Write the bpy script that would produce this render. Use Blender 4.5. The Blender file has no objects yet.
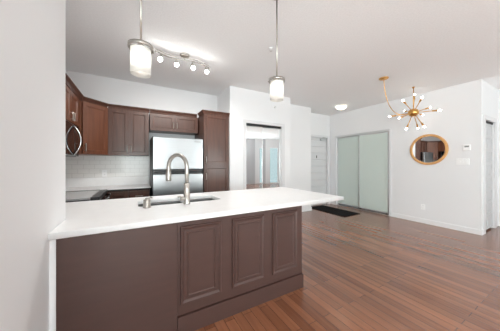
import bpy, bmesh, math, random
from mathutils import Vector, Matrix
random.seed(7)
C = bpy.context.scene
COL = C.collection
R = math.radians
PI = math.pi

# ------------------------------------------------------------------ camera, world, light, exposure
cam_d = bpy.data.cameras.new('camera')
cam_d.sensor_fit = 'HORIZONTAL'
cam_d.sensor_width = 36.0
cam_d.lens = 36.0 * 204.0 / 500.0
cam_d.shift_y = -2.5 / 500.0
cam_d.clip_start = 0.02
cam = bpy.data.objects.new('camera', cam_d)
COL.objects.link(cam)
cam.location = (0, 0, 1.30)
cam.rotation_euler = (R(90), 0, R(-29.3))
C.camera = cam

C.view_settings.view_transform = 'Standard'
C.view_settings.look = 'None'
C.view_settings.exposure = 0.56
C.view_settings.gamma = 1.0
C.view_settings.use_curve_mapping = False

w = bpy.data.worlds.new('daylight')
w.use_nodes = True
C.world = w
w.node_tree.nodes['Background'].inputs['Color'].default_value = (0.78, 0.86, 0.88, 1)
w.node_tree.nodes['Background'].inputs['Strength'].default_value = 0.7


def area(name, loc, rot, sx, sy, power, col=(1, 1, 1)):
    d = bpy.data.lights.new(name, 'AREA')
    d.shape = 'RECTANGLE'
    d.size = sx
    d.size_y = sy
    d.energy = power
    d.color = col
    o = bpy.data.objects.new(name, d)
    COL.objects.link(o)
    o.location = loc
    o.rotation_euler = rot
    return o


# window daylight behind the camera, tilted up as added fill for the ceiling
area('window_daylight_fill', (-1.15, -3.93, 1.4), (R(138), 0, 0), 3.3, 2.2, 245, (0.95, 1.0, 0.985))
area('narrow_window_fill', (4.0, -3.93, 1.4), (R(138), 0, 0), 1.0, 2.2, 85, (0.95, 1.0, 0.985))  # added lamp at the unseen narrow window, fill from the right
area('side_window_daylight_fill', (-2.93, -1.9, 1.4), (R(132), 0, R(-90)), 2.6, 2.2, 110, (0.95, 1.0, 0.985))
C.cycles.max_bounces = 16
C.cycles.diffuse_bounces = 10


# ------------------------------------------------------------------ materials
def lin(r, g, b):
    f = lambda c: (c / 255 / 12.92) if c / 255 <= 0.04045 else ((c / 255 + 0.055) / 1.055) ** 2.4
    return (f(r), f(g), f(b), 1)


def mat(name, col, rough=0.5, metal=0.0, noise=0.0, scale=(20, 20, 20), bump=0.0, bscale=200, coat=0.0, emit=0.0,
        ecol=None, spec=0.5, detail=4):
    m = bpy.data.materials.new(name)
    m.use_nodes = True
    nt = m.node_tree
    b = nt.nodes['Principled BSDF']
    b.inputs['Base Color'].default_value = col
    b.inputs['Roughness'].default_value = rough
    b.inputs['Metallic'].default_value = metal
    b.inputs['Specular IOR Level'].default_value = spec
    if coat:
        b.inputs['Coat Weight'].default_value = coat
        b.inputs['Coat Roughness'].default_value = 0.12
    if emit:
        b.inputs['Emission Color'].default_value = ecol or col
        b.inputs['Emission Strength'].default_value = emit
    tc = nt.nodes.new('ShaderNodeTexCoord')
    if noise:
        mp = nt.nodes.new('ShaderNodeMapping')
        mp.inputs['Scale'].default_value = scale
        nz = nt.nodes.new('ShaderNodeTexNoise')
        nz.inputs['Scale'].default_value = 1.0
        nz.inputs['Detail'].default_value = detail
        nt.links.new(tc.outputs['Object'], mp.inputs['Vector'])
        nt.links.new(mp.outputs['Vector'], nz.inputs['Vector'])
        rp = nt.nodes.new('ShaderNodeValToRGB')
        lo = [c * (1 - noise) for c in col[:3]] + [1]
        hi = [min(1, c * (1 + noise)) for c in col[:3]] + [1]
        rp.color_ramp.elements[0].position = 0.3
        rp.color_ramp.elements[1].position = 0.7
        rp.color_ramp.elements[0].color = lo
        rp.color_ramp.elements[1].color = hi
        nt.links.new(nz.outputs['Fac'], rp.inputs['Fac'])
        nt.links.new(rp.outputs['Color'], b.inputs['Base Color'])
    if bump:
        n2 = nt.nodes.new('ShaderNodeTexNoise')
        n2.inputs['Scale'].default_value = bscale
        n2.inputs['Detail'].default_value = 3
        bp = nt.nodes.new('ShaderNodeBump')
        bp.inputs['Strength'].default_value = bump
        bp.inputs['Distance'].default_value = 0.004
        nt.links.new(tc.outputs['Object'], n2.inputs['Vector'])
        nt.links.new(n2.outputs['Fac'], bp.inputs['Height'])
        nt.links.new(bp.outputs['Normal'], b.inputs['Normal'])
    return m


M = {}
M['wall'] = mat('white wall paint', (0.80, 0.80, 0.81, 1), 0.55, bump=0.04, bscale=150, spec=0.3)
M['backlit_wall'] = mat('white wall with backlit shade', (0.52, 0.52, 0.54, 1), 0.6, bump=0.04, bscale=150, spec=0.3)  # shade of the backlit wall put into its colour
M['ceiling'] = mat('stippled ceiling', (0.90, 0.91, 0.92, 1), 0.9, noise=0.03, scale=(60, 60, 60), bump=0.5, bscale=70, spec=0.1)
M['trim'] = mat('white trim paint', (0.82, 0.82, 0.83, 1), 0.35)
M['casing'] = mat('light grey casing paint', (0.70, 0.70, 0.71, 1), 0.4)
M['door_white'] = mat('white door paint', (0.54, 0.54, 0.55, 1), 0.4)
M['door_grey'] = mat('pale grey door paint', (0.68, 0.68, 0.69, 1), 0.45)
M['cab'] = mat('espresso stained wood', lin(84, 54, 43), 0.38, noise=0.18, scale=(30, 30, 2.5), coat=0.15)
M['cab_warm'] = mat('red brown stained wood', lin(108, 65, 45), 0.38, noise=0.2, scale=(30, 30, 2.5), coat=0.15)
M['pen'] = mat('brown painted panel', lin(72, 50, 45), 0.42, noise=0.06, scale=(3, 30, 25))
M['quartz'] = mat('white quartz', (0.91, 0.91, 0.91, 1), 0.28, noise=0.02, scale=(14, 14, 14))
M['steel'] = mat('brushed stainless steel', (0.44, 0.45, 0.46, 1), 0.30, 1.0, noise=0.05, scale=(3, 3, 240))
M['sink'] = mat('satin stainless sink', (0.30, 0.30, 0.30, 1), 0.30, 1.0)
M['nickel'] = mat('brushed nickel', (0.48, 0.455, 0.42, 1), 0.30, 1.0)
M['chrome'] = mat('polished chrome', (0.85, 0.85, 0.86, 1), 0.08, 1.0)
M['black'] = mat('black plastic', (0.018, 0.018, 0.02, 1), 0.35)
M['black_glass'] = mat('black glass', (0.012, 0.012, 0.014, 1), 0.05)
M['dark_edge'] = mat('dark gap', (0.02, 0.018, 0.018, 1), 0.6)
M['brass'] = mat('satin brass', (0.74, 0.42, 0.14, 1), 0.3, 1.0)
M['gold_wood'] = mat('golden wood frame', lin(214, 162, 104), 0.45, noise=0.12, scale=(12, 12, 12))
M['mirror'] = mat('silvered mirror', (0.86, 0.88, 0.88, 1), 0.0, 1.0)
M['alu'] = mat('satin aluminium', (0.68, 0.69, 0.69, 1), 0.35, 0.9)
M['frost'] = mat('frosted green glass', lin(203, 214, 208), 0.25, spec=0.5)
M['plate'] = mat('white plastic plate', (0.90, 0.90, 0.90, 1), 0.35)
M['slot'] = mat('grey slot', (0.25, 0.25, 0.25, 1), 0.5)
M['mat'] = mat('black coir mat', (0.012, 0.012, 0.013, 1), 0.95, noise=0.4, scale=(90, 90, 90), bump=0.6, bscale=300, spec=0.1)
M['grey_top'] = mat('grey ceramic cooktop', (0.50, 0.50, 0.50, 1), 0.2)
M['bulb'] = mat('lit bulb', (1, 1, 1, 1), 0.4, emit=44, ecol=(1, 0.97, 0.92, 1))
M['pendant_bulb'] = mat('lit pendant bulb', (1, 1, 1, 1), 0.4, emit=12, ecol=(1, 0.97, 0.92, 1))
M['warm_bulb'] = mat('lit frosted bulb', (1, 1, 1, 1), 0.4, emit=8, ecol=(1, 0.96, 0.9, 1))
M['dome'] = mat('lit glass dome', (1, 1, 1, 1), 0.3, emit=3, ecol=(1, 0.93, 0.78, 1))


def shade_mat():
    m = bpy.data.materials.new('opal glass shade')
    m.use_nodes = True
    nt = m.node_tree
    nt.nodes.clear()
    out = nt.nodes.new('ShaderNodeOutputMaterial')
    t = nt.nodes.new('ShaderNodeBsdfTranslucent')
    t.inputs['Color'].default_value = (0.95, 0.94, 0.91, 1)
    d = nt.nodes.new('ShaderNodeBsdfDiffuse')
    d.inputs['Color'].default_value = (0.9, 0.9, 0.88, 1)
    mx = nt.nodes.new('ShaderNodeMixShader')
    mx.inputs[0].default_value = 0.55
    g = nt.nodes.new('ShaderNodeBsdfGlossy')
    g.inputs['Roughness'].default_value = 0.15
    m2 = nt.nodes.new('ShaderNodeMixShader')
    m2.inputs[0].default_value = 0.05
    nt.links.new(d.outputs[0], mx.inputs[1])
    nt.links.new(t.outputs[0], mx.inputs[2])
    nt.links.new(mx.outputs[0], m2.inputs[1])
    nt.links.new(g.outputs[0], m2.inputs[2])
    nt.links.new(m2.outputs[0], out.inputs[0])
    return m


M['shade'] = shade_mat()


def glass_mat():
    m = bpy.data.materials.new('window glass')
    m.use_nodes = True
    nt = m.node_tree
    nt.nodes.clear()
    out = nt.nodes.new('ShaderNodeOutputMaterial')
    t = nt.nodes.new('ShaderNodeBsdfTransparent')
    t.inputs['Color'].default_value = (0.88, 0.95, 0.96, 1)
    g = nt.nodes.new('ShaderNodeBsdfGlossy')
    g.inputs['Roughness'].default_value = 0.02
    mx = nt.nodes.new('ShaderNodeMixShader')
    mx.inputs[0].default_value = 0.06
    nt.links.new(t.outputs[0], mx.inputs[1])
    nt.links.new(g.outputs[0], mx.inputs[2])
    nt.links.new(mx.outputs[0], out.inputs[0])
    return m


M['glass'] = glass_mat()


def floor_mat():
    m = bpy.data.materials.new('hardwood planks')
    m.use_nodes = True
    nt = m.node_tree
    b = nt.nodes['Principled BSDF']
    tc = nt.nodes.new('ShaderNodeTexCoord')
    mp = nt.nodes.new('ShaderNodeMapping')
    mp.inputs['Rotation'].default_value = (0, 0, R(90))
    nt.links.new(tc.outputs['Object'], mp.inputs['Vector'])
    br = nt.nodes.new('ShaderNodeTexBrick')
    br.inputs['Scale'].default_value = 1.0
    br.inputs['Brick Width'].default_value = 0.95
    br.inputs['Row Height'].default_value = 0.083
    br.inputs['Mortar Size'].default_value = 0.0016
    br.inputs['Mortar Smooth'].default_value = 0.3
    br.inputs['Bias'].default_value = 0.0
    br.offset = 0.37
    br.offset_frequency = 2
    br.inputs['Color1'].default_value = (0.0, 0.0, 0.0, 1)
    br.inputs['Color2'].default_value = (1, 1, 1, 1)
    br.inputs['Mortar'].default_value = (0.5, 0.5, 0.5, 1)
    nt.links.new(mp.outputs['Vector'], br.inputs['Vector'])
    # wood grain stretched along the boards
    mg = nt.nodes.new('ShaderNodeMapping')
    mg.inputs['Scale'].default_value = (28, 1.2, 1)
    nt.links.new(tc.outputs['Object'], mg.inputs['Vector'])
    nz = nt.nodes.new('ShaderNodeTexNoise')
    nz.inputs['Scale'].default_value = 1.0
    nz.inputs['Detail'].default_value = 6
    nz.inputs['Distortion'].default_value = 0.6
    nt.links.new(mg.outputs['Vector'], nz.inputs['Vector'])
    mixf = nt.nodes.new('ShaderNodeMix')
    mixf.data_type = 'FLOAT'
    mixf.inputs[0].default_value = 0.6
    nt.links.new(br.outputs['Color'], mixf.inputs[2])
    nt.links.new(nz.outputs['Fac'], mixf.inputs[3])
    rp = nt.nodes.new('ShaderNodeValToRGB')
    rp.color_ramp.elements[0].position = 0.15
    rp.color_ramp.elements[0].color = FLOOR_LO
    rp.color_ramp.elements[1].position = 0.85
    rp.color_ramp.elements[1].color = FLOOR_HI
    nt.links.new(mixf.outputs[0], rp.inputs['Fac'])
    mm = nt.nodes.new('ShaderNodeMix')
    mm.data_type = 'RGBA'
    mm.inputs[7].default_value = (0.02, 0.008, 0.006, 1)
    nt.links.new(br.outputs['Fac'], mm.inputs[0])
    nt.links.new(rp.outputs['Color'], mm.inputs[6])
    nt.links.new(mm.outputs[2], b.inputs['Base Color'])
    b.inputs['Roughness'].default_value = 0.27
    b.inputs['Specular IOR Level'].default_value = 0.55
    b.inputs['Coat Weight'].default_value = 0.45
    b.inputs['Coat Roughness'].default_value = 0.16
    bp = nt.nodes.new('ShaderNodeBump')
    bp.inputs['Strength'].default_value = 0.08
    bp.inputs['Distance'].default_value = 0.002
    nt.links.new(nz.outputs['Fac'], bp.inputs['Height'])
    return m


FLOOR_LO = lin(102, 59, 39)
FLOOR_HI = lin(158, 103, 73)
M['floor'] = floor_mat()


def tile_mat():
    m = bpy.data.materials.new('white subway tile')
    m.use_nodes = True
    nt = m.node_tree
    b = nt.nodes['Principled BSDF']
    tc = nt.nodes.new('ShaderNodeTexCoord')
    sx = nt.nodes.new('ShaderNodeSeparateXYZ')
    cx = nt.nodes.new('ShaderNodeCombineXYZ')
    ad = nt.nodes.new('ShaderNodeMath')
    ad.operation = 'ADD'
    nt.links.new(tc.outputs['Object'], sx.inputs[0])
    nt.links.new(sx.outputs['X'], ad.inputs[0])
    nt.links.new(sx.outputs['Y'], ad.inputs[1])
    nt.links.new(ad.outputs[0], cx.inputs['X'])
    nt.links.new(sx.outputs['Z'], cx.inputs['Y'])
    br = nt.nodes.new('ShaderNodeTexBrick')
    br.inputs['Scale'].default_value = 1.0
    br.inputs['Brick Width'].default_value = 0.15
    br.inputs['Row Height'].default_value = 0.075
    br.inputs['Mortar Size'].default_value = 0.003
    br.inputs['Color1'].default_value = (0.80, 0.79, 0.77, 1)
    br.inputs['Color2'].default_value = (0.82, 0.81, 0.79, 1)
    br.inputs['Mortar'].default_value = (0.66, 0.65, 0.63, 1)
    nt.links.new(cx.outputs[0], br.inputs['Vector'])
    nt.links.new(br.outputs['Color'], b.inputs['Base Color'])
    b.inputs['Roughness'].default_value = 0.2
    return m


M['tile'] = tile_mat()


# ------------------------------------------------------------------ mesh helpers (world coordinates, metres)
def join(bm, tmp, mx=None):
    if mx is not None:
        tmp.transform(mx)
    me = bpy.data.meshes.new('tmp')
    tmp.to_mesh(me)
    tmp.free()
    bm.from_mesh(me)
    bpy.data.meshes.remove(me)


def box(bm, a, b, bev=0.0, seg=2, mx=None):
    t = bmesh.new()
    bmesh.ops.create_cube(t, size=1.0)
    lo = Vector([min(a[i], b[i]) for i in range(3)])
    hi = Vector([max(a[i], b[i]) for i in range(3)])
    for v in t.verts:
        v.co = Vector([lo[i] + (v.co[i] + 0.5) * (hi[i] - lo[i]) for i in range(3)])
    if bev:
        bmesh.ops.bevel(t, geom=list(t.edges), offset=bev, segments=seg, affect='EDGES', profile=0.7)
    join(bm, t, mx)
    return bm


def frame_of(d):
    d = Vector(d).normalized()
    up = Vector((0, 0, 1)) if abs(d.z) < 0.95 else Vector((1, 0, 0))
    x = d.cross(up).normalized()
    return x, d.cross(x).normalized()


def rings(bm, loops, close_ends=True):
    vs = [[bm.verts.new(p) for p in lp] for lp in loops]
    n = len(vs[0])
    for a, b in zip(vs[:-1], vs[1:]):
        for i in range(n):
            bm.faces.new((a[i], a[(i + 1) % n], b[(i + 1) % n], b[i])).smooth = True
    if close_ends:
        bm.faces.new(vs[0][::-1])
        bm.faces.new(vs[-1])
    return bm


def tube(bm, pts, r, seg=12):
    pts = [Vector(p) for p in pts]
    rr = r if isinstance(r, (list, tuple)) else [r] * len(pts)
    t0 = (pts[1] - pts[0]).normalized()
    x, _ = frame_of(t0)
    loops = []
    for i, p in enumerate(pts):
        t = (pts[min(i + 1, len(pts) - 1)] - pts[max(i - 1, 0)]).normalized()
        x = (x - t * x.dot(t)).normalized()
        y = t.cross(x)
        loops.append([p + (x * math.cos(2 * PI * k / seg) + y * math.sin(2 * PI * k / seg)) * rr[i] for k in range(seg)])
    t = bmesh.new()
    rings(t, loops)
    bmesh.ops.recalc_face_normals(t, faces=t.faces)
    join(bm, t)
    return bm


def lathe(bm, c, prof, axis=(0, 0, 1), seg=28, closed=False):
    """prof: (radius, height along axis) from c"""
    c = Vector(c)
    a = Vector(axis).normalized()
    x, y = frame_of(a)
    t = bmesh.new()
    loops = [[c + a * h + (x * math.cos(2 * PI * k / seg) + y * math.sin(2 * PI * k / seg)) * max(r, 1e-4) for k in range(seg)]
             for r, h in prof]
    if closed:
        loops.append(loops[0])
        rings(t, loops, False)
        bmesh.ops.remove_doubles(t, verts=t.verts, dist=1e-6)
    else:
        rings(t, loops)
    bmesh.ops.recalc_face_normals(t, faces=t.faces)
    join(bm, t)
    return bm


def ball(bm, c, r, sx=1, sz=1, seg=16):
    t = bmesh.new()
    bmesh.ops.create_uvsphere(t, u_segments=seg, v_segments=seg // 2, radius=r)
    for v in t.verts:
        v.co.x *= sx
        v.co.y *= sx
        v.co.z *= sz
        v.co += Vector(c)
    for f in t.faces:
        f.smooth = True
    join(bm, t)
    return bm


def inset_panel(bm, w_, h_, t_, steps, bev=0.0015, mx=None):
    """a slab (front at y=0 facing -y) whose front is worked in inset steps (width, depth>0 goes in)"""
    t = bmesh.new()
    bmesh.ops.create_cube(t, size=1.0)
    for v in t.verts:
        v.co = Vector(((v.co.x + 0.5) * w_, (v.co.y + 0.5) * t_, (v.co.z + 0.5) * h_))
    t.normal_update()
    f = [f for f in t.faces if f.normal.y < -0.9][0]
    for wd, dp in steps:
        bmesh.ops.inset_region(t, faces=[f], thickness=wd, depth=0.0, use_even_offset=True)
        if dp:
            for v in f.verts:
                v.co.y += dp
    join(bm, t, mx)
    return bm


def place(x, y, z, deg=0):
    return Matrix.Translation((x, y, z)) @ Matrix.Rotation(R(deg), 4, 'Z')


def root_loc(o):
    while o.parent:
        o = o.parent
    return o.location.copy()


def obj(name, bm, m, parent=None, label=None):
    me = bpy.data.meshes.new(name)
    if parent is not None:
        off = root_loc(parent)
    else:
        xs = [v.co for v in bm.verts]
        off = Vector(((min(v.x for v in xs) + max(v.x for v in xs)) / 2, (min(v.y for v in xs) + max(v.y for v in xs)) / 2,
                      min(v.z for v in xs)))
    for v in bm.verts:
        v.co -= off
    bm.to_mesh(me)
    bm.free()
    me.materials.append(m)
    o = bpy.data.objects.new(name, me)
    COL.objects.link(o)
    if parent is not None:
        o.parent = parent
    else:
        o.location = off
    if label:
        o['label'] = label
    return o


def thing(name, label, cat, loc, group=None):
    o = bpy.data.objects.new(name, None)
    o.empty_display_size = 0.1
    COL.objects.link(o)
    o.location = loc
    o['label'] = label
    o['category'] = cat
    if group:
        o['group'] = group
    return o


def tag(o, label, cat, group=None):
    o['label'] = label
    o['category'] = cat
    if group:
        o['group'] = group
    return o


def struct(name, bm, m):
    o = obj(name, bm, m)
    o['kind'] = 'structure'
    return o


def struct_root(name, loc, label=None):
    o = bpy.data.objects.new(name, None)
    o.empty_display_size = 0.1
    COL.objects.link(o)
    o.location = loc
    o['kind'] = 'structure'
    if label:
        o['label'] = label
    return o


def relocate(src_root, loc):
    """copy a thing with its parts and sub-parts"""
    def rec(o, p):
        c = o.copy()
        COL.objects.link(c)
        c.parent = p
        for ch in kids(o):
            rec(ch, c)
        return c
    r = rec(src_root, None)
    r.location = loc
    return r


def kids(o):
    return [x for x in list(COL.objects) if x.parent == o]


def boxes(*bs):
    bm = bmesh.new()
    for a, b in bs:
        box(bm, a, b)
    return bm


ZC = 2.81
# ------------------------------------------------------------------ room shell
struct('floor', boxes(((-3.1, -4.1, -0.1), (6.7, 4.6, 0.0))), M['floor'])
struct('ceiling', boxes(((-3.1, -4.1, ZC), (6.7, 4.6, ZC + 0.1))), M['ceiling'])
struct('wall_right', boxes(((5.43, 1.165, 0), (5.63, 2.70, ZC)), ((5.43, 4.215, 0), (5.63, 4.6, ZC)),
                           ((5.43, 2.70, 2.13), (5.63, 4.215, ZC)), ((5.57, 2.70, 0), (5.63, 4.215, 2.13))), M['wall'])
struct('wall_hall', boxes(((5.63, 1.165, 2.105), (6.25, 1.30, ZC)), ((6.25, 1.165, 0), (6.67, 1.30, ZC)),
                          ((5.63, 1.33, 0), (6.67, 1.38, ZC))), M['wall'])
struct('wall_far', boxes(((4.2, 4.45, 0), (4.41, 4.6, ZC)), ((5.32, 4.45, 0), (5.43, 4.6, ZC)),
                         ((4.41, 4.45, 2.10), (5.32, 4.6, ZC)), ((4.41, 4.54, 0), (5.32, 4.6, 2.1))), M['wall'])
struct('wall_entry', boxes(((3.133, 4.06, 0), (4.2, 4.6, ZC))), M['wall'])
struct('wall_closet', boxes(((1.61, 3.67, 0), (1.966, 4.37, ZC)), ((2.875, 3.67, 0), (3.133, 4.6, ZC)),
                            ((1.966, 3.67, 2.12), (2.875, 4.37, ZC)), ((1.966, 3.80, 0), (2.875, 3.9, 2.12))), M['wall'])
struct('wall_kitchen', boxes(((-1.13, 4.37, 0), (1.966, 4.5, ZC))), M['wall'])
struct('wall_left', boxes(((-1.13, 1.91, 0), (-1.01, 4.37, ZC))), M['wall'])
struct('wall_column', box(bmesh.new(), (-1.13, 0.2, 0), (-0.435, 1.91, ZC)), M['wall'])
struct('wall_living', boxes(((-3.1, 0.2, 0), (-1.13, 0.32, ZC))), M['wall'])
struct('wall_west', boxes(((-3.1, -4.0, 0), (-3.0, -3.2, ZC)), ((-3.1, -0.6, 0), (-3.0, 0.2, ZC)),
                          ((-3.1, -3.2, 0), (-3.0, -0.6, 0.3)), ((-3.1, -3.2, 2.5), (-3.0, -0.6, ZC))), M['wall'])
struct('wall_back', boxes(((-3.1, -4.1, 0), (-2.8, -4.0, ZC)), ((0.5, -4.1, 0), (3.5, -4.0, ZC)),
                          ((-2.8, -4.1, 0), (0.5, -4.0, 0.3)), ((-2.8, -4.1, 2.5), (0.5, -4.0, ZC)),
                          ((3.5, -4.1, 0), (4.5, -4.0, 0.3)), ((3.5, -4.1, 2.5), (4.5, -4.0, ZC)),
                          ((5.6, -4.1, 0), (5.86, -4.0, ZC)), ((5.86, -4.1, 2.3), (6.5, -4.0, ZC)),
                          ((6.5, -4.1, 0), (6.67, -4.0, ZC))), M['wall'])
struct('wall_east', boxes(((6.55, -4.0, 0), (6.67, 1.165, ZC)),), M['wall'])


def window(name, a, b, axis, n):
    """fixed panes in a white frame; a,b opposite corners of the opening, axis = thin axis"""
    t = struct_root(name, ((a[0] + b[0]) / 2, (a[1] + b[1]) / 2, a[2]))
    fr = bmesh.new()
    k = 1 - axis
    def seg(u0, u1, z0, z1):
        p = [0, 0, z0]
        q = [0, 0, z1]
        p[axis], q[axis] = a[axis], b[axis]
        p[k], q[k] = u0, u1
        box(fr, p, q, 0.004)
    u0, u1 = a[k], b[k]
    seg(u0, u1, a[2], a[2] + 0.06)
    seg(u0, u1, b[2] - 0.06, b[2])
    for i in range(n + 1):
        c = u0 + 0.03 + (u1 - u0 - 0.06) * i / n
        seg(c - 0.03, c + 0.03, a[2] + 0.06, b[2] - 0.06)
    obj('window_frame', fr, M['trim'], t)
    g = bmesh.new()
    p = [0, 0, a[2] + 0.06]
    q = [0, 0, b[2] - 0.06]
    m_ = (a[axis] + b[axis]) / 2
    p[axis], q[axis] = m_ - 0.004, m_ + 0.004
    p[k], q[k] = u0 + 0.06, u1 - 0.06
    box(g, p, q)
    obj('pane', g, M['glass'], t)
    return t


window('window_1', (-2.8, -4.08, 0.3), (0.5, -4.02, 2.5), 1, 2)
window('added_window_3', (3.5, -4.08, 0.3), (4.5, -4.02, 2.5), 1, 1)  # unseen window, added for more light from the right
window('window_2', (-3.08, -3.2, 0.3), (-3.02, -0.6, 2.5), 0, 2)
window('door_4', (5.86, -4.08, 0.0), (6.5, -4.02, 2.3), 1, 1)
struct('wall_window_pier', box(bmesh.new(), (4.5, -4.1, 0), (5.6, -4.0, ZC)), M['backlit_wall'])


def base(name, a, b):
    bm = bmesh.new()
    box(bm, a, b, 0.003)
    return struct(name, bm, M['trim'])


BH = 0.095
base('baseboard_right', (5.417, 1.152, 0), (5.43, 2.66, BH))
base('baseboard_hall', (5.43, 1.152, 0), (5.525, 1.165, BH))
base('baseboard_far', (5.395, 4.437, 0), (5.43, 4.45, BH))
base('baseboard_entry', (3.133, 4.047, 0), (4.213, 4.06, BH))
base('baseboard_closet', (2.962, 3.657, 0), (3.146, 3.67, BH))
base('baseboard_pantry', (1.625, 3.657, 0), (1.907, 3.67, BH))
base('baseboard_east', (6.537, -4.0, 0), (6.55, 1.165, BH))

# ------------------------------------------------------------------ doors
# entry door with horizontal grooves
d1 = struct_root('door_1', (4.86, 4.5, 0), 'white front door with horizontal grooves and an overhead closer')
bm = bmesh.new()
t = bmesh.new()
# one slab with grooves cut along its front
prof = [(0.0, 0.0)]
z = 0.0
zs = [1.99 - 0.2 * i for i in range(10)][::-1]
for g in zs:
    prof += [(g - 0.017, 0), (g - 0.011, 0.022), (g + 0.011, 0.022), (g + 0.017, 0)]
prof += [(2.085, 0)]
x0, x1, yf = 4.43, 5.30, 4.485
vl = [t.verts.new((x0, yf + d, zz + 0.008)) for zz, d in prof]
vr = [t.verts.new((x1, yf + d, zz + 0.008)) for zz, d in prof]
bl = [t.verts.new((x0, yf + 0.045, 0.008)), t.verts.new((x0, yf + 0.045, 2.093))]
br_ = [t.verts.new((x1, yf + 0.045, 0.008)), t.verts.new((x1, yf + 0.045, 2.093))]
for i in range(len(prof) - 1):
    t.faces.new((vl[i], vr[i], vr[i + 1], vl[i + 1]))
t.faces.new(vl + [bl[1], bl[0]])
t.faces.new((vr + [br_[1], br_[0]])[::-1])
t.faces.new((bl[0], bl[1], br_[1], br_[0]))
t.faces.new((vl[-1], vr[-1], br_[1], bl[1]))
t.faces.new((vl[0], bl[0], br_[0], vr[0]))
bmesh.ops.recalc_face_normals(t, faces=t.faces)
join(bm, t)
obj('door_panel', bm, M['door_grey'], d1)
bm = bmesh.new()
box(bm, (4.345, 4.43, 0), (4.425, 4.485, 2.09), 0.004)
box(bm, (5.305, 4.43, 0), (5.385, 4.485, 2.09), 0.004)
box(bm, (4.345, 4.43, 2.09), (5.385, 4.485, 2.16), 0.004)
obj('door_frame', bm, M['casing'], d1)
bm = bmesh.new()
box(bm, (5.00, 4.425, 2.00), (5.22, 4.48, 2.06), 0.008)
tube(bm, [(5.08, 4.42, 2.045), (5.17, 4.33, 2.08), (5.06, 4.40, 2.10)], 0.010, 8)
obj('door_closer', bm, M['alu'], d1)
bm = bmesh.new()
lathe(bm, (4.87, 4.485, 1.52), [(0.012, 0), (0.016, 0.01), (0.006, 0.016)], (0, -1, 0), 14)
box(bm, (4.857, 4.475, 1.45), (4.883, 4.486, 1.51), 0.003)
obj('peephole', bm, M['black'], d1)
for zz in (0.25, 1.05, 1.85):
    bm = bmesh.new()
    tube(bm, [(5.302, 4.478, zz - 0.05), (5.302, 4.478, zz + 0.05)], 0.009, 10)
    obj('hinge', bm, M['alu'], d1)
bm = bmesh.new()
lathe(bm, (4.50, 4.485, 1.0), [(0.026, 0), (0.026, 0.008), (0.010, 0.012), (0.010, 0.045)], (0, -1, 0), 16)
tube(bm, [(4.50, 4.445, 1.0), (4.61, 4.44, 1.0)], 0.009, 10)
obj('door_handle', bm, M['nickel'], d1)

# mirrored closet doors
d2 = struct_root('door_2', (2.42, 3.72, 0), 'pair of mirrored closet doors under a dark track')
bm = bmesh.new()
box(bm, (1.908, 3.655, 0), (1.966, 3.67, 2.12), 0.003)
box(bm, (2.875, 3.655, 0), (2.958, 3.67, 2.12), 0.003)
box(bm, (1.908, 3.655, 2.12), (2.958, 3.67, 2.185), 0.003)
obj('door_frame', bm, M['casing'], d2)
bm = bmesh.new()
box(bm, (1.967, 3.69, 2.075), (2.874, 3.77, 2.119), 0.003)
obj('top_track', bm, M['black'], d2)


def mirror_leaf(xa, xb, y, deg, lab):
    cx = (xa + xb) / 2
    mx = place(cx, y, 0, deg)
    hw = (xb - xa) / 2
    bm = bmesh.new()
    box(bm, (-hw + 0.011, 0, 0.03), (hw - 0.011, 0.012, 2.06), 0, mx=mx)
    leaf = obj('mirror_panel', bm, M['mirror'], d2, lab)
    bm = bmesh.new()
    box(bm, (-hw, -0.004, 0.015), (-hw + 0.011, 0.022, 2.073), 0.001, mx=mx)
    box(bm, (hw - 0.011, -0.004, 0.015), (hw, 0.022, 2.073), 0.001, mx=mx)
    box(bm, (-hw + 0.011, -0.004, 2.06), (hw - 0.011, 0.022, 2.073), 0.001, mx=mx)
    box(bm, (-hw + 0.011, -0.004, 0.015), (hw - 0.011, 0.022, 0.03), 0.001, mx=mx)
    obj('panel_frame', bm, M['alu'], leaf)


mirror_leaf(1.97, 2.39, 3.72, -3.5, None)
mirror_leaf(2.395, 2.872, 3.735, -5.9, None)

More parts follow.
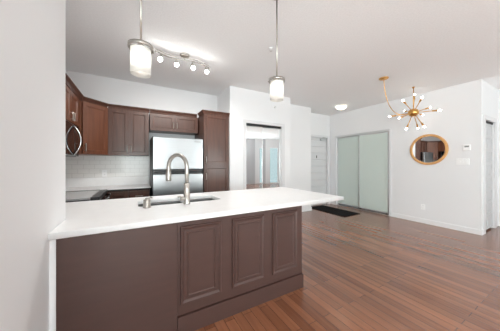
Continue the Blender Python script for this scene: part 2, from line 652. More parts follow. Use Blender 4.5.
# bifold panel door in the side hall
d3 = struct_root('door_3', (5.94, 1.25, 0), 'white panelled door set back in the hall doorway')
bm = bmesh.new()
box(bm, (5.525, 1.150, 0), (5.63, 1.165, 2.105), 0.003)
box(bm, (6.25, 1.150, 0), (6.345, 1.165, 2.105), 0.003)
box(bm, (5.525, 1.150, 2.105), (6.345, 1.165, 2.19), 0.003)
obj('door_frame', bm, M['casing'], d3)
bm = bmesh.new()
box(bm, (5.632, 1.18, 2.065), (6.248, 1.28, 2.104), 0.002)
obj('top_track', bm, M['dark_edge'], d3)
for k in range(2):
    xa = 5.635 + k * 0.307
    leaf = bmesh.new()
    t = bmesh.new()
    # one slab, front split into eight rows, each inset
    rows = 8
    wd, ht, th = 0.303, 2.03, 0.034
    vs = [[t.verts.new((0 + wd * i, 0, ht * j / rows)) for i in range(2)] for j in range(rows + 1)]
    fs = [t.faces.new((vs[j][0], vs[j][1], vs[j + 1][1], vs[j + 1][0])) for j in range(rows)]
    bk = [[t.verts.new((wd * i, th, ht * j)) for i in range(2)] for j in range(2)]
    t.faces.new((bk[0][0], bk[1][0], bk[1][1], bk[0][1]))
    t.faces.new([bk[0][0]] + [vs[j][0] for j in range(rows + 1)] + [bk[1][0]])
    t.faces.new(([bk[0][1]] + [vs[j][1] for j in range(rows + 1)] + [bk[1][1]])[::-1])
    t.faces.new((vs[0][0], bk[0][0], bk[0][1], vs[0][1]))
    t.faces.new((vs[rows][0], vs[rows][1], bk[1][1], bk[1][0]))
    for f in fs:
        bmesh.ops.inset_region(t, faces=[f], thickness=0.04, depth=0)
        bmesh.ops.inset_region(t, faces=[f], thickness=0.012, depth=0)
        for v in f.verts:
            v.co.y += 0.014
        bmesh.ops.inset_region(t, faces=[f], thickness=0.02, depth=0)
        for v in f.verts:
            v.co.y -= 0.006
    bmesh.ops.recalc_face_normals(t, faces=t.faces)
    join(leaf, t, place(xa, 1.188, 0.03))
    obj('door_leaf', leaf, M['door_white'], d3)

# frosted sliding closet on the right wall
d5 = struct_root('door_5', (5.45, 3.46, 0), 'frosted green glass sliding closet doors in aluminium frames')
bm = bmesh.new()
box(bm, (5.425, 2.695, 2.075), (5.53, 4.22, 2.135), 0.003)
obj('top_track', bm, M['alu'], d5)
bm = bmesh.new()
box(bm, (5.435, 2.70, 0.0), (5.53, 4.215, 0.018), 0.003)
obj('bottom_track', bm, M['alu'], d5)


def sliding(ya, yb, x):
    bm = bmesh.new()
    box(bm, (x + 0.006, ya + 0.022, 0.075), (x + 0.014, yb - 0.022, 2.055))
    g = obj('glass_panel', bm, M['frost'], d5)
    bm = bmesh.new()
    box(bm, (x, ya, 0.045), (x + 0.028, ya + 0.022, 2.08), 0.002)
    box(bm, (x, yb - 0.022, 0.045), (x + 0.028, yb, 2.08), 0.002)
    box(bm, (x, ya + 0.022, 0.045), (x + 0.028, yb - 0.022, 0.075), 0.002)
    box(bm, (x, ya + 0.022, 2.055), (x + 0.028, yb - 0.022, 2.08), 0.002)
    obj('panel_frame', bm, M['alu'], g)
    for yy in (ya + 0.05, yb - 0.05):
        bm = bmesh.new()
        box(bm, (x + 0.004, yy - 0.025, 0.016), (x + 0.024, yy + 0.025, 0.045), 0.003)
        obj('roller', bm, M['black'], g)


sliding(2.715, 3.49, 5.445)
sliding(3.455, 4.205, 5.485)
bm = bmesh.new()
box(bm, (5.421, 2.655, 0), (5.432, 2.698, 2.135), 0.002)
box(bm, (5.421, 4.216, 0), (5.432, 4.255, 2.135), 0.002)
struct('trim_1', bm, M['casing'])
struct('trim_4', box(bmesh.new(), (-0.435, 1.60, 0), (-0.406, 1.90, 0.859)), M['wall'])

# ------------------------------------------------------------------ peninsula
pen = thing('peninsula_cabinet', 'brown peninsula cabinet with raised panels under the white countertop', 'cabinet', (0.55, 1.9, 0))
bm = bmesh.new()
box(bm, (-0.405, 1.625, 0.0), (1.50, 2.65, 0.62))
box(bm, (-0.405, 1.625, 0.62), (1.50, 2.02, 0.859))
box(bm, (-0.433, 2.56, 0.62), (1.50, 2.65, 0.859))
box(bm, (-0.433, 2.02, 0.62), (-0.10, 2.56, 0.859))
box(bm, (0.95, 2.02, 0.62), (1.50, 2.56, 0.859))
obj('cabinet_body', bm, M['pen'], pen)
bm = bmesh.new()
box(bm, (-0.405, 1.592, 0.0), (0.272, 1.622, 0.859), 0.0015)
obj('flat_panel', bm, M['pen'], pen)
# back frame with three openings' worth of raised panels
bm = bmesh.new()
box(bm, (0.275, 1.606, 0.146), (1.527, 1.624, 0.859), 0.0015)
obj('back_frame', bm, M['pen'], pen)
for xa, xb in ((0.295, 0.625), (0.722, 1.055), (1.143, 1.462)):
    bm = bmesh.new()
    inset_panel(bm, xb - xa, 0.595, 0.010, [(0.004, -0.007), (0.010, 0.0), (0.014, 0.010), (0.018, 0.0), (0.006, -0.005), (0.006, 0.0), (0.006, 0.005)],
                mx=place(xa, 1.5975, 0.225))
    obj('raised_panel', bm, M['pen'], pen)
bm = bmesh.new()
box(bm, (0.275, 1.588, 0.0), (1.532, 1.622, 0.142), 0.002)
obj('kickboard', bm, M['pen'], pen)
bm = bmesh.new()
box(bm, (1.502, 1.625, 0.0), (1.53, 2.65, 0.859), 0.0015)
obj('end_panel', bm, M['pen'], pen)


# countertop with two rounded sink cut-outs: 2D curve with holes
def rrect(x0, y0, x1, y1, r, n=6):
    pts = []
    for cx, cy, a0 in ((x1 - r, y0 + r, -90), (x1 - r, y1 - r, 0), (x0 + r, y1 - r, 90), (x0 + r, y0 + r, 180)):
        for k in range(n + 1):
            a = R(a0 + 90 * k / n)
            pts.append((cx + r * math.cos(a), cy + r * math.sin(a)))
    return pts


def slab(name, outlines, z0, z1, bev, m, parent=None):
    cu = bpy.data.curves.new('slab', 'CURVE')
    cu.dimensions = '2D'
    cu.fill_mode = 'BOTH'
    cu.extrude = (z1 - z0) / 2 - bev
    cu.bevel_depth = bev
    cu.bevel_resolution = 1
    cu.offset = -bev
    for pts in outlines:
        s = cu.splines.new('POLY')
        s.points.add(len(pts) - 1)
        for p, q in zip(s.points, pts):
            p.co = (q[0], q[1], 0, 1)
        s.use_cyclic_u = True
    co = bpy.data.objects.new('slab', cu)
    COL.objects.link(co)
    dg = bpy.context.evaluated_depsgraph_get()
    me = bpy.data.meshes.new_from_object(co.evaluated_get(dg))
    bpy.data.objects.remove(co)
    bpy.data.curves.remove(cu)
    bm = bmesh.new()
    bm.from_mesh(me)
    bpy.data.meshes.remove(me)
    bmesh.ops.remove_doubles(bm, verts=bm.verts, dist=1e-5)
    for v in bm.verts:
        v.co.z += (z0 + z1) / 2
    return obj(name, bm, m, parent)


SX0, SXM0, SXM1, SX1, SY0, SY1 = 0.02, 0.445, 0.475, 0.83, 2.115, 2.485
pt = slab('countertop', [[(-0.433, 1.57), (2.16, 1.57), (2.16, 2.72), (-1.008, 2.72), (-1.008, 1.913), (-0.433, 1.913)],
                         rrect(SX0, SY0, SXM0, SY1, 0.05), rrect(SXM1, SY0, SX1, SY1, 0.05)], 0.86, 0.90, 0.004, M['quartz'])
tag(pt, 'long white quartz countertop on the brown peninsula with sink cut into it', 'countertop')

sk = thing('kitchen_sink', 'double bowl stainless sink set into the peninsula countertop', 'sink', (0.42, 2.3, 0.66))


def bowl(x0, y0, x1, y1, dep):
    bm = bmesh.new()
    loops = []
    for off, z in ((-0.015, 0.858), (0.004, 0.858), (0.004, 0.85), (0.012, 0.86 - dep + 0.03), (0.03, 0.86 - dep + 0.008), (0.05, 0.86 - dep)):
        r = max(0.05 - off * 0.3, 0.02)
        loops.append([Vector((p[0], p[1], z)) for p in rrect(x0 + off, y0 + off, x1 - off, y1 - off, r)])
    rings(bm, loops, False)
    bm.verts.ensure_lookup_table()
    n = len(loops[0])
    bm.faces.new([bm.verts[i] for i in range(len(bm.verts) - n, len(bm.verts))])
    b = obj('bowl', bm, M['sink'], sk)
    bm = bmesh.new()
    lathe(bm, ((x0 + x1) / 2, (y0 + y1) / 2 + 0.05, 0.861 - dep), [(0.05, 0), (0.05, 0.003), (0.035, 0.004), (0.03, 0.002), (0.001, 0.001)], (0, 0, 1), 20)
    obj('drain', bm, M['nickel'], b)


bowl(SX0, SY0, SXM0, SY1, 0.20)
bowl(SXM1, SY0, SX1, SY1, 0.20)

# faucet
fx, fy = 0.438, 2.045
fa = thing('kitchen_faucet', 'brushed nickel gooseneck faucet standing between the sink bowls', 'faucet', (fx, fy, 0.90))
bm = bmesh.new()
lathe(bm, (fx, fy, 0.90), [(0.032, 0), (0.032, 0.006), (0.031, 0.012), (0.029, 0.018), (0.0285, 0.085), (0.031, 0.09), (0.031, 0.10), (0.028, 0.104),
                           (0.0275, 0.185), (0.030, 0.19), (0.030, 0.20), (0.020, 0.206)], (0, 0, 1), 28)
obj('faucet_body', bm, M['nickel'], fa)
dx, dy = 0.297 - fx, 2.245 - fy
reach = math.hypot(dx, dy)
ux, uy = dx / reach, dy / reach
pts = [(fx, fy, 1.105), (fx, fy, 1.20)]
rad = reach / 2
for k in range(0, 17):
    a = PI - PI * k / 16
    c = rad + rad * math.cos(a)
    pts.append((fx + ux * c, fy + uy * c, 1.255 + (rad + 0.004) * math.sin(a)))
pts.append((fx + dx, fy + dy, 1.225))
pts.append((fx + dx, fy + dy, 1.19))
bm = bmesh.new()
tube(bm, pts, 0.019, 16)
obj('spout', bm, M['nickel'], fa)
bm = bmesh.new()
lathe(bm, (fx + dx, fy + dy, 1.115), [(0.022, 0), (0.027, 0.002), (0.028, 0.02), (0.027, 0.06), (0.023, 0.10), (0.020, 0.11)], (0, 0, 1), 22)
obj('spray_head', bm, M['nickel'], fa)
bm = bmesh.new()
tube(bm, [(fx, fy, 0.955), (fx - 0.062, fy, 0.957)], [0.020, 0.020], 16)
tube(bm, [(fx - 0.048, fy, 0.958), (fx - 0.058, fy + 0.004, 0.975), (fx - 0.085, fy + 0.01, 0.972)], [0.008, 0.008, 0.006], 10)
obj('lever_handle', bm, M['nickel'], fa)

sd = thing('soap_dispenser', 'short nickel soap dispenser at the left end of the sink', 'soap dispenser', (0.09, 2.05, 0.90))
bm = bmesh.new()
lathe(bm, (0.09, 2.05, 0.90), [(0.034, 0), (0.034, 0.004), (0.030, 0.008), (0.030, 0.066), (0.026, 0.072)], (0, 0, 1), 22)
obj('dispenser_base', bm, M['nickel'], sd)
bm = bmesh.new()
tube(bm, [(0.09, 2.05, 0.968), (0.09, 2.05, 0.986)], 0.014, 14)
tube(bm, [(0.09, 2.05, 0.980), (0.120, 2.085, 0.983), (0.136, 2.108, 0.975)], [0.007, 0.007, 0.005], 10)
obj('pump_spout', bm, M['nickel'], sd)


# ------------------------------------------------------------------ kitchen cabinets
def bar_pull(name, a, b, n, parent, r=0.006, stand=0.028):
    """bar handle from a to b standing off along n"""
    a, b, n = Vector(a), Vector(b), Vector(n).normalized()
    bm = bmesh.new()
    d = (b - a).normalized()
    tube(bm, [a + n * (stand * 0.85), a + d * 0.012 + n * stand, b - d * 0.012 + n * stand, b + n * (stand * 0.85)], r, 10)
    tube(bm, [a + d * 0.015, a + d * 0.015 + n * stand], r * 0.9, 8)
    tube(bm, [b - d * 0.015, b - d * 0.015 + n * stand], r * 0.9, 8)
    return obj(name, bm, M['nickel'], parent)


SHAKER = [(0.055, 0.0), (0.004, 0.005), (0.006, 0.0), (0.004, 0.005)]


def door(parent, x, y, z, w_, h_, deg, m, name='door'):
    bm = bmesh.new()
    inset_panel(bm, w_, h_, 0.019, SHAKER, mx=place(x, y, z, deg))
    return obj(name, bm, m, parent)


def crown(bm, path, z, out=1.0):
    """small crown profile swept along a polyline in plan; profile goes to the right-hand side of travel"""
    prof = [(0.0, -0.012), (0.008, -0.012), (0.012, 0.0), (0.02, 0.02), (0.038, 0.042), (0.042, 0.046), (0.042, 0.058), (0.0, 0.058)]
    P = [Vector((p[0], p[1], 0)) for p in path]
    loops = []
    for i, p in enumerate(P):
        def nrm(a, b):
            d = (b - a).normalized()
            return Vector((d.y, -d.x, 0))
        if i == 0:
            n = nrm(P[0], P[1])
            k = 1
        elif i == len(P) - 1:
            n = nrm(P[-2], P[-1])
            k = 1
        else:
            n1, n2 = nrm(P[i - 1], p), nrm(p, P[i + 1])
            n = (n1 + n2).normalized()
            k = 1 / max(n.dot(n1), 0.3)
        loops.append([p + n * (o * k) + Vector((0, 0, z + h)) for o, h in prof])
    t = bmesh.new()
    rings(t, loops)
    for f in t.faces:
        f.smooth = False
    bmesh.ops.recalc_face_normals(t, faces=t.faces)
    join(bm, t)
    return bm


UB, UT = 1.43, 2.205
# double door upper cabinet
uc = thing('upper_cabinet', 'dark brown two-door wall cabinet to the left of the refrigerator', 'cabinet', (-0.095, 4.2, UB))
bm = bmesh.new()
box(bm, (-0.398, 4.07, UB), (0.208, 4.368, UT), 0.001)
obj('cabinet_body', bm, M['cab'], uc)
for i, (xa, hx) in enumerate(((-0.394, -0.122), (-0.093, -0.066))):
    dd = door(uc, xa, 4.05, UB + 0.004, 0.298, UT - UB - 0.012, 0, M['cab'])
    bar_pull('handle', (hx, 4.05, 1.475), (hx, 4.05, 1.60), (0, -1, 0), dd)
bm = crown(bmesh.new(), [(-0.392, 4.055), (0.219, 4.055)], UT)
obj('crown_molding', bm, M['cab'], uc)

# diagonal corner cabinet
cc = thing('corner_cabinet', 'reddish brown single-door corner wall cabinet set at an angle', 'cabinet', (-0.7, 4.06, UB))
t = bmesh.new()
pl = [(-1.008, 3.762), (-0.695, 3.762), (-0.402, 4.055), (-0.402, 4.368), (-1.008, 4.368)]
lo = [t.verts.new((p[0], p[1], UB)) for p in pl]
hi = [t.verts.new((p[0], p[1], UT)) for p in pl]
t.faces.new(lo[::-1])
t.faces.new(hi)
for i in range(5):
    t.faces.new((lo[i], lo[(i + 1) % 5], hi[(i + 1) % 5], hi[i]))
obj('cabinet_body', t, M['cab_warm'], cc)
s = 0.7071
mxd = (-0.69 + 0.019 * s + 0.006, 3.757 - 0.019 * s + 0.006)
dd = door(cc, mxd[0] + 0.01 * s, mxd[1] + 0.01 * s, UB + 0.004, 0.385, UT - UB - 0.012, 45, M['cab_warm'])
hx, hy = mxd[0] + 0.035 * s, mxd[1] + 0.035 * s
bar_pull('handle', (hx, hy, 1.47), (hx, hy, 1.59), (s, -s, 0), dd)
bm = crown(bmesh.new(), [(-0.682, 3.765), (-0.407, 4.042)], UT)
obj('crown_molding', bm, M['cab'], cc)

# cabinet above the microwave
mc = thing('upper_cabinet', 'short dark two-door cabinet directly above the microwave', 'cabinet', (-0.85, 3.26, 1.80))
bm = bmesh.new()
box(bm, (-1.008, 2.88, 1.80), (-0.71, 3.757, UT), 0.001)
obj('cabinet_body', bm, M['cab_warm'], mc)
for ya in (2.884, 3.264):
    dd = door(mc, -0.69, ya, 1.805, 0.372, UT - 1.815, 90, M['cab_warm'])
    hy = ya + 0.335 if ya < 3 else ya + 0.037
    bar_pull('handle', (-0.69, hy, 1.82), (-0.69, hy, 1.93), (1, 0, 0), dd)
bm = bmesh.new()
box(bm, (-0.709, 3.642, 1.80), (-0.692, 3.756, UT), 0.001)
obj('filler_strip', bm, M['cab_warm'], mc)
bm = crown(bmesh.new(), [(-0.69, 2.88), (-0.69, 3.757)], UT)
obj('crown_molding', bm, M['cab'], mc)

# cabinet above the refrigerator
fc = thing('upper_cabinet', 'wide short two-door cabinet above the stainless refrigerator', 'cabinet', (0.65, 4.2, 1.88))
bm = bmesh.new()
box(bm, (0.222, 4.07, 1.885), (1.085, 4.368, UT), 0.001)
obj('cabinet_body', bm, M['cab'], fc)
for xa, hx in ((0.226, 0.622), (0.655, 0.684)):
    dd = door(fc, xa, 4.05, 1.89, 0.426, UT - 1.897, 0, M['cab'])
    bar_pull('handle', (hx, 4.05, 1.945), (hx, 4.05, 2.06), (0, -1, 0), dd)
bm = crown(bmesh.new(), [(0.222, 4.055), (1.06, 4.055)], UT)
obj('crown_molding', bm, M['cab'], fc)

# pantry
pc = thing('pantry_cabinet', 'tall dark pantry cabinet standing right of the refrigerator', 'cabinet', (1.35, 4.0, 0))
bm = bmesh.new()
box(bm, (1.10, 3.72, 0.10), (1.603, 4.368, 2.215), 0.001)
box(bm, (1.12, 3.78, 0.0), (1.60, 4.368, 0.10))
obj('cabinet_body', bm, M['cab'], pc)
dd = door(pc, 1.104, 3.70, 1.265, 0.494, 0.945, 0, M['cab'])
bar_pull('handle', (1.142, 3.70, 1.295), (1.142, 3.70, 1.42), (0, -1, 0), dd)
dd = door(pc, 1.104, 3.70, 0.105, 0.494, 1.152, 0, M['cab'])
bar_pull('handle', (1.142, 3.70, 0.99), (1.142, 3.70, 1.115), (0, -1, 0), dd)
bm = crown(bmesh.new(), [(1.102, 4.0), (1.102, 3.702), (1.603, 3.702)], 2.215)
obj('crown_molding', bm, M['cab'], pc)

# base cabinets on the back wall
bc = thing('base_cabinet', 'dark narrow base cabinet in the kitchen corner beside the range', 'cabinet', (-0.7, 4.05, 0))
bm = bmesh.new()
box(bm, (-1.008, 3.785, 0.10), (-0.105, 4.368, 0.868))
box(bm, (-1.008, 3.84, 0.0), (-0.105, 4.368, 0.10))
obj('cabinet_body', bm, M['cab'], bc)
dd = door(bc, -0.375, 3.765, 0.105, 0.268, 0.74, 0, M['cab'])
bar_pull('handle', (-0.355, 3.765, 0.68), (-0.355, 3.765, 0.80), (0, -1, 0), dd)
bc2 = thing('base_cabinet', 'dark base cabinet with a top drawer left of the refrigerator', 'cabinet', (0.055, 4.05, 0))
bm = bmesh.new()
box(bm, (-0.101, 3.785, 0.10), (0.205, 4.368, 0.868))
box(bm, (-0.101, 3.84, 0.0), (0.205, 4.368, 0.10))
obj('cabinet_body', bm, M['cab'], bc2)
bm = bmesh.new()
inset_panel(bm, 0.298, 0.15, 0.019, [(0.03, 0), (0.004, 0.004)], mx=place(-0.097, 3.765, 0.695))
dd = obj('drawer', bm, M['cab'], bc2)
bar_pull('handle', (-0.005, 3.765, 0.77), (0.105, 3.765, 0.77), (0, -1, 0), dd)
dd = door(bc2, -0.097, 3.765, 0.105, 0.298, 0.582, 0, M['cab'])
bar_pull('handle', (0.175, 3.765, 0.54), (0.175, 3.765, 0.66), (0, -1, 0), dd)

bk = thing('countertop', 'white countertop with upstand along the back kitchen wall', 'countertop', (-0.4, 4.05, 0.87))
slab('slab', [[(-1.008, 3.66), (-0.385, 3.66), (-0.385, 3.745), (0.222, 3.745), (0.222, 4.368), (-1.008, 4.368)]], 0.888, 0.902, 0.002, M['quartz'], bk)
slab('edge_strip', [[(-1.0, 3.664), (-0.391, 3.664), (-0.391, 3.751), (0.22, 3.751), (0.22, 4.366), (-1.0, 4.366)]], 0.868, 0.888, 0.001, M['dark_edge'], bk)
bm = bmesh.new()
box(bm, (-1.008, 4.348, 0.902), (0.222, 4.368, 1.05), 0.002)
box(bm, (-1.008, 3.66, 0.902), (-0.99, 4.348, 1.05), 0.002)
obj('upstand', bm, M['quartz'], bk)

# tiled splashback, part of the room
struct('trim_2', boxes(((-1.009, 4.358, 1.051), (0.222, 4.3699, UB)), ), M['tile'])
struct('trim_3', boxes(((-1.0099, 2.73, 0.91), (-1.0, 4.357, UB)), ), M['tile'])


def outlet(name, c, rot, label, w_=0.072, h_=0.116):
    t = thing(name, label, 'outlet', c)
    mx = place(c[0], c[1], c[2], rot)
    bm = bmesh.new()
    box(bm, (-w_ / 2, -0.008, 0), (w_ / 2, 0, h_), 0.002, mx=mx)
    obj('cover_plate', bm, M['plate'], t)
    for k in (0.027, 0.071):
        bm = bmesh.new()
        box(bm, (-0.016, -0.011, k), (0.016, -0.0075, k + 0.027), 0.002, mx=mx)
        s_ = obj('socket', bm, M['plate'], t)
        bm = bmesh.new()
        box(bm, (-0.008, -0.0125, k + 0.009), (-0.005, -0.010, k + 0.02), mx=mx)
        box(bm, (0.005, -0.0125, k + 0.009), (0.008, -0.010, k + 0.02), mx=mx)
        obj('slots', bm, M['slot'], s_)
    return t


outlet('wall_outlet', (-0.47, 4.357, 1.06), 0, 'white double outlet on the tiled kitchen splashback')
outlet('wall_outlet', (5.4295, 2.02, 0.29), -90, 'white double outlet low on the wall below the round mirror')

# ------------------------------------------------------------------ refrigerator
rf = thing('refrigerator', 'stainless steel top-freezer refrigerator between dark cabinets', 'refrigerator', (0.65, 3.95, 0))
bm = bmesh.new()
box(bm, (0.238, 3.665, 0.02), (1.062, 4.35, 1.735), 0.004)
obj('fridge_body', bm, M['black'], rf)
bm = bmesh.new()
box(bm, (0.245, 3.60, 1.195), (1.055, 3.66, 1.725), 0.012, 3)
fd = obj('freezer_door', bm, M['steel'], rf)
bm = bmesh.new()
box(bm, (0.90, 3.5975, 1.665), (1.01, 3.6005, 1.68))
obj('badge', bm, M['slot'], fd)
bm = bmesh.new()
box(bm, (0.245, 3.60, 0.10), (1.055, 3.66, 1.11), 0.012, 3)
obj('fridge_door', bm, M['steel'], rf)
bm = bmesh.new()
box(bm, (0.247, 3.612, 1.112), (1.053, 3.66, 1.193), 0.006)
hb = obj('handle_recess', bm, M['black'], rf)
bm = bmesh.new()
box(bm, (0.247, 3.602, 1.146), (1.053, 3.6125, 1.158), 0.002)
obj('handle_lip', bm, M['black_glass'], hb)
bm = bmesh.new()
box(bm, (0.26, 3.62, 0.02), (1.04, 3.66, 0.095), 0.003)
obj('toe_grille', bm, M['black'], rf)

# ------------------------------------------------------------------ microwave and range on the left wall
mw = thing('microwave', 'over-the-range microwave with bowed chrome handle on the left wall', 'microwave', (-0.85, 3.26, 1.38))
bm = bmesh.new()
box(bm, (-1.008, 2.885, 1.385), (-0.715, 3.638, 1.797), 0.003)
obj('microwave_body', bm, M['black'], mw)
bm = bmesh.new()
box(bm, (-0.713, 2.887, 1.39), (-0.69, 3.42, 1.793), 0.005)
md = obj('door', bm, M['steel'], mw)
bm = bmesh.new()
box(bm, (-0.6915, 2.93, 1.40), (-0.6875, 3.405, 1.785), 0.001)
obj('door_glass', bm, M['black_glass'], md)
bm = bmesh.new()
pts = []
for k in range(17):
    u = k / 16
    pts.append((-0.688 + 0.072 * math.sin(PI * u) ** 0.8 if 0 < u < 1 else -0.688, 3.365, 1.405 + 0.37 * u))
tube(bm, pts, 0.010, 12)
obj('handle', bm, M['chrome'], md)
bm = bmesh.new()
box(bm, (-0.713, 3.424, 1.39), (-0.689, 3.636, 1.793), 0.004)
obj('control_panel', bm, M['black_glass'], mw)

rg = thing('range', 'freestanding range with grey glass top and black oven front', 'stove', (-0.7, 3.27, 0))
bm = bmesh.new()
box(bm, (-1.005, 2.885, 0.03), (-0.45, 3.648, 0.885), 0.003)
obj('range_body', bm, M['black'], rg)
bm = bmesh.new()
box(bm, (-1.005, 2.882, 0.887), (-0.447, 3.635, 0.910), 0.004)
obj('cooktop', bm, M['grey_top'], rg)
bm = bmesh.new()
box(bm, (-0.445, 2.887, 0.866), (-0.36, 3.650, 0.912), 0.006)
box(bm, (-1.005, 3.637, 0.887), (-0.445, 3.650, 0.914), 0.001)
obj('front_rail', bm, M['black'], rg)
bm = bmesh.new()
box(bm, (-0.42, 2.89, 0.22), (-0.372, 3.646, 0.862), 0.005)
od = obj('oven_door', bm, M['black_glass'], rg)
bm = bmesh.new()
tube(bm, [(-0.372, 2.95, 0.835), (-0.31, 2.955, 0.845), (-0.31, 3.58, 0.845), (-0.372, 3.585, 0.835)], 0.012, 12)
obj('handle', bm, M['chrome'], od)
bm = bmesh.new()
box(bm, (-0.42, 2.89, 0.04), (-0.39, 3.646, 0.21), 0.004)
obj('drawer', bm, M['black'], rg)

# ------------------------------------------------------------------ lamps


def point(name, loc, power, r=0.03, col=(1, 0.95, 0.87)):
    d = bpy.data.lights.new(name, 'POINT')
    d.energy = power
    d.shadow_soft_size = r
    d.color = col
    o = bpy.data.objects.new(name, d)
    COL.objects.link(o)
    o.location = loc
    return o


def pendant(x, y, label):
    """single pendant: rod from ceiling, nickel ring, opal glass cylinder"""
    zb, zt = 1.866, 2.045
    p = thing('pendant_lamp', label, 'pendant light', (x, y, zb), 'pendant lamps above the peninsula')
    bm = bmesh.new()
    lathe(bm, (x, y, ZC), [(0.055, 0), (0.055, -0.008), (0.045, -0.012), (0.01, -0.015)], (0, 0, 1), 24)
    obj('canopy', bm, M['nickel'], p)
    bm = bmesh.new()
    tube(bm, [(x, y, ZC - 0.02), (x, y, zt + 0.01)], 0.0065, 10)
    obj('rod', bm, M['nickel'], p)
    bm = bmesh.new()
    lathe(bm, (x, y, zt), [(0.0685, -0.016), (0.0735, -0.016), (0.0735, 0.006), (0.0685, 0.006)], (0, 0, 1), 36, closed=True)
    box(bm, (x - 0.070, y - 0.005, zt - 0.004), (x + 0.070, y + 0.006, zt + 0.003))
    lathe(bm, (x, y, zt - 0.035), [(0.018, 0), (0.02, 0.02), (0.02, 0.045), (0.008, 0.05)], (0, 0, 1), 16)
    for a in (20, 140, 260):
        ca, sa = math.cos(R(a)), math.sin(R(a))
        tube(bm, [(x + 0.072 * ca, y + 0.072 * sa, zt - 0.009), (x + 0.081 * ca, y + 0.081 * sa, zt - 0.009)], 0.005, 8)
    obj('ring', bm, M['nickel'], p)
    bm = bmesh.new()
    lathe(bm, (x, y, zb), [(0.0566, 0.0), (0.0590, 0.0), (0.0590, zt - zb - 0.02), (0.0566, zt - zb - 0.02)], (0, 0, 1), 40, closed=True)
    obj('glass_shade', bm, M['shade'], p)
    bm = bmesh.new()
    ball(bm, (x, y, zt - 0.10), 0.022, 1, 1.3)
    tube(bm, [(x, y, zt - 0.07), (x, y, zt - 0.04)], 0.013, 12)
    obj('bulb', bm, M['pendant_bulb'], p)
    return p


pendant(0.03, 1.48, 'glass cylinder pendant over the sink end of the peninsula, nearest the left wall')
pendant(1.107, 1.48, 'glass cylinder pendant over the free right end of the peninsula')

# track light
tl = thing('track_light', 'serpentine chrome track light with four lit bulbs on the kitchen ceiling', 'ceiling light', (0.60, 2.935, ZC - 0.2))
bm = bmesh.new()
lathe(bm, (0.60, 2.935, ZC), [(0.065, 0), (0.065, -0.012), (0.05, -0.03), (0.012, -0.038)], (0, 0, 1), 24)
obj('canopy', bm, M['nickel'], tl)


def rail(s):
    return Vector((0.22 + 0.75 * s, 2.872 + 0.12 * s + 0.045 * math.sin(2 * PI * s), 2.735))


bm = bmesh.new()
tube(bm, [rail(k / 32) for k in range(33)], 0.008, 10)
tube(bm, [rail(0.5), (0.60, 2.935, ZC - 0.03)], 0.008, 10)
obj('rail', bm, M['nickel'], tl)
bm = bmesh.new()
tube(bm, [rail(k / 32) + Vector((0, -0.03, 0.014)) for k in range(33)], 0.005, 8)
obj('rail', bm, M['nickel'], tl)
for s_, d in ((0.10, (-0.25, -0.5, -1)), (0.36, (0.0, -0.45, -1)), (0.64, (0.15, -0.2, -1)), (0.92, (0.1, -0.4, -1))):
    p0 = rail(s_)
    d = Vector(d).normalized()
    hbm = bmesh.new()
    tube(hbm, [p0, p0 + Vector((0, 0, -0.035))], 0.006, 8)
    q = p0 + Vector((0, 0, -0.03))
    lathe(hbm, q, [(0.012, 0), (0.02, 0.01), (0.026, 0.05), (0.024, 0.055)], d, 18)
    h = obj('lamp_head', hbm, M['nickel'], tl)
    bm = bmesh.new()
    ball(bm, q + d * 0.066, 0.027)
    obj('bulb', bm, M['bulb'], h)
    sd_ = bpy.data.lights.new('track_bulb_light', 'SPOT')
    sd_.energy = 13
    sd_.spot_size = R(165)
    sd_.spot_blend = 0.6
    sd_.shadow_soft_size = 0.03
    sd_.color = (1, 0.97, 0.93)
    so = bpy.data.objects.new('track_bulb_light', sd_)
    COL.objects.link(so)
    so.location = q + d * 0.10
    so.rotation_euler = (R(17), 0, 0)

# sputnik chandelier
HX, HY, HZ = 4.81, 1.944, 2.30
chd = thing('chandelier', 'brass sputnik chandelier with many lit bulbs swagged from the ceiling', 'chandelier', (HX, HY, HZ - 0.40))
bm = bmesh.new()
lathe(bm, (3.85, 2.0, ZC), [(0.075, 0), (0.075, -0.012), (0.06, -0.022), (0.012, -0.03)], (0, 0, 1), 28)
obj('canopy', bm, M['brass'], chd)
bm = bmesh.new()
cp = []
A, B_, D_, E_ = Vector((3.85, 2.0, 2.79)), Vector((3.90, 2.0, 2.36)), Vector((4.08, 1.98, 2.05)), Vector((HX, HY, HZ))
for k in range(25):
    u = k / 24
    cp.append(A * (1 - u) ** 3 + B_ * 3 * u * (1 - u) ** 2 + D_ * 3 * u * u * (1 - u) + E_ * u ** 3)
tube(bm, cp, 0.006, 8)
obj('cord', bm, M['brass'], chd)
bm = bmesh.new()
ball(bm, (HX, HY, HZ), 0.092, 1, 0.86, 24)
obj('hub', bm, M['brass'], chd)
bm = bmesh.new()
tube(bm, [(HX, HY, HZ + 0.05), (HX, HY, ZC - 0.01)], 0.007, 10)
lathe(bm, (HX, HY, ZC), [(0.022, 0), (0.022, -0.012), (0.012, -0.03)], (0, 0, 1), 16)
obj('stem', bm, M['brass'], chd)
ARMS = [(-0.390, 0.013, 0.189), (0.160, 0.046, 0.401), (-0.296, -0.255, 0.189), (0.395, -0.128, 0.125),
        (-0.051, -0.427, -0.055), (0.434, 0.010, 0.008), (-0.147, -0.234, -0.335), (0.329, 0.050, -0.279),
        (-0.256, 0.015, -0.350), (-0.404, 0.069, -0.141), (-0.324, 0.282, -0.061), (0.296, 0.288, 0.133)]
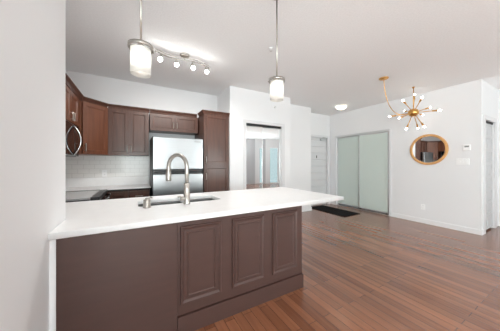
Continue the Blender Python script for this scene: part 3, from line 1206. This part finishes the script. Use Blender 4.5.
for a in ARMS:
    v = Vector(a)
    n = v.normalized()
    hub = Vector((HX, HY, HZ))
    L = v.length
    ab = bmesh.new()
    tube(ab, [hub + n * 0.05, hub + n * (L - 0.07)], 0.007, 8)
    lathe(ab, hub + n * (L - 0.125), [(0.009, 0), (0.015, 0.008), (0.015, 0.09), (0.012, 0.094)], n, 14)
    ao = obj('arm', ab, M['brass'], chd)
    bm = bmesh.new()
    lathe(bm, hub + n * (L - 0.031), [(0.010, 0), (0.016, 0.010), (0.018, 0.022), (0.016, 0.034), (0.009, 0.043), (0.001, 0.046)], n, 16)
    obj('bulb', bm, M['warm_bulb'], ao)

# flush ceiling light near the entry
fl = thing('ceiling_light', 'small round glass dome light on the ceiling near the entry door', 'ceiling light', (4.75, 3.53, ZC - 0.11))
bm = bmesh.new()
lathe(bm, (4.75, 3.53, ZC), [(0.12, 0), (0.12, -0.015), (0.10, -0.03)], (0, 0, 1), 32)
obj('base', bm, M['nickel'], fl)
bm = bmesh.new()
lathe(bm, (4.75, 3.53, ZC), [(0.13, -0.022), (0.128, -0.032), (0.112, -0.062), (0.075, -0.085), (0.03, -0.097), (0.001, -0.098)], (0, 0, 1), 32)
obj('glass_dome', bm, M['dome'], fl)
bm = bmesh.new()
lathe(bm, (4.75, 3.53, ZC - 0.097), [(0.012, 0), (0.014, -0.008), (0.005, -0.018)], (0, 0, 1), 14)
obj('finial', bm, M['brass'], fl)


# sprinkler heads
def sprinkler(c, axis, label):
    t = thing('sprinkler_head', label, 'sprinkler', c)
    bm = bmesh.new()
    lathe(bm, c, [(0.024, 0), (0.024, 0.004), (0.015, 0.008), (0.011, 0.02)], axis, 20)
    obj('escutcheon', bm, M['plate'], t)
    bm = bmesh.new()
    lathe(bm, Vector(c) + Vector(axis) * 0.02, [(0.007, 0), (0.007, 0.02), (0.016, 0.022), (0.016, 0.025)], axis, 14)
    obj('deflector', bm, M['alu'], t)


sprinkler((1.55, 2.20, ZC), (0, 0, -1), 'small sprinkler head on the ceiling above the peninsula')
sprinkler((2.68, 3.67, 2.53), (0, -1, 0), 'small sprinkler head on the wall above the mirrored closet')

# ------------------------------------------------------------------ right wall objects
wm = thing('wall_mirror', 'round mirror in a golden wood frame on the right wall', 'mirror', (5.43, 1.93, 1.26))
mc_ = (5.43, 1.93, 1.585)
bm = bmesh.new()
lathe(bm, mc_, [(0.278, 0.0), (0.278, 0.016), (0.284, 0.026), (0.318, 0.028), (0.327, 0.018), (0.327, 0.0)], (-1, 0, 0), 64, closed=True)
obj('frame', bm, M['gold_wood'], wm)
bm = bmesh.new()
lathe(bm, mc_, [(0.279, 0.002), (0.279, 0.012)], (-1, 0, 0), 64)
for f in bm.faces:
    f.smooth = False
obj('mirror_glass', bm, M['mirror'], wm)

th = thing('thermostat', 'small white thermostat right of the round mirror', 'thermostat', (5.43, 1.345, 1.535))
bm = bmesh.new()
box(bm, (5.405, 1.295, 1.535), (5.4295, 1.395, 1.645), 0.006)
obj('thermostat_body', bm, M['plate'], th)
bm = bmesh.new()
box(bm, (5.4035, 1.315, 1.595), (5.4055, 1.375, 1.625), 0.0005)
obj('display', bm, M['slot'], th)

sp = thing('light_switch', 'white triple switch plate under the thermostat', 'light switch', (5.43, 1.40, 1.265))
bm = bmesh.new()
box(bm, (5.418, 1.315, 1.265), (5.4295, 1.49, 1.385), 0.003)
obj('cover_plate', bm, M['plate'], sp)
for k in range(3):
    yc = 1.4025 + (k - 1) * 0.047
    bm = bmesh.new()
    box(bm, (5.413, yc - 0.016, 1.292), (5.4185, yc + 0.016, 1.358), 0.002)
    obj('rocker', bm, M['plate'], sp)

# door mat
bm = bmesh.new()
box(bm, (4.37, 3.16, 0.001), (5.0, 4.36, 0.012), 0.003)
tag(obj('doormat', bm, M['mat']), 'black doormat on the wood floor before the front door', 'doormat')
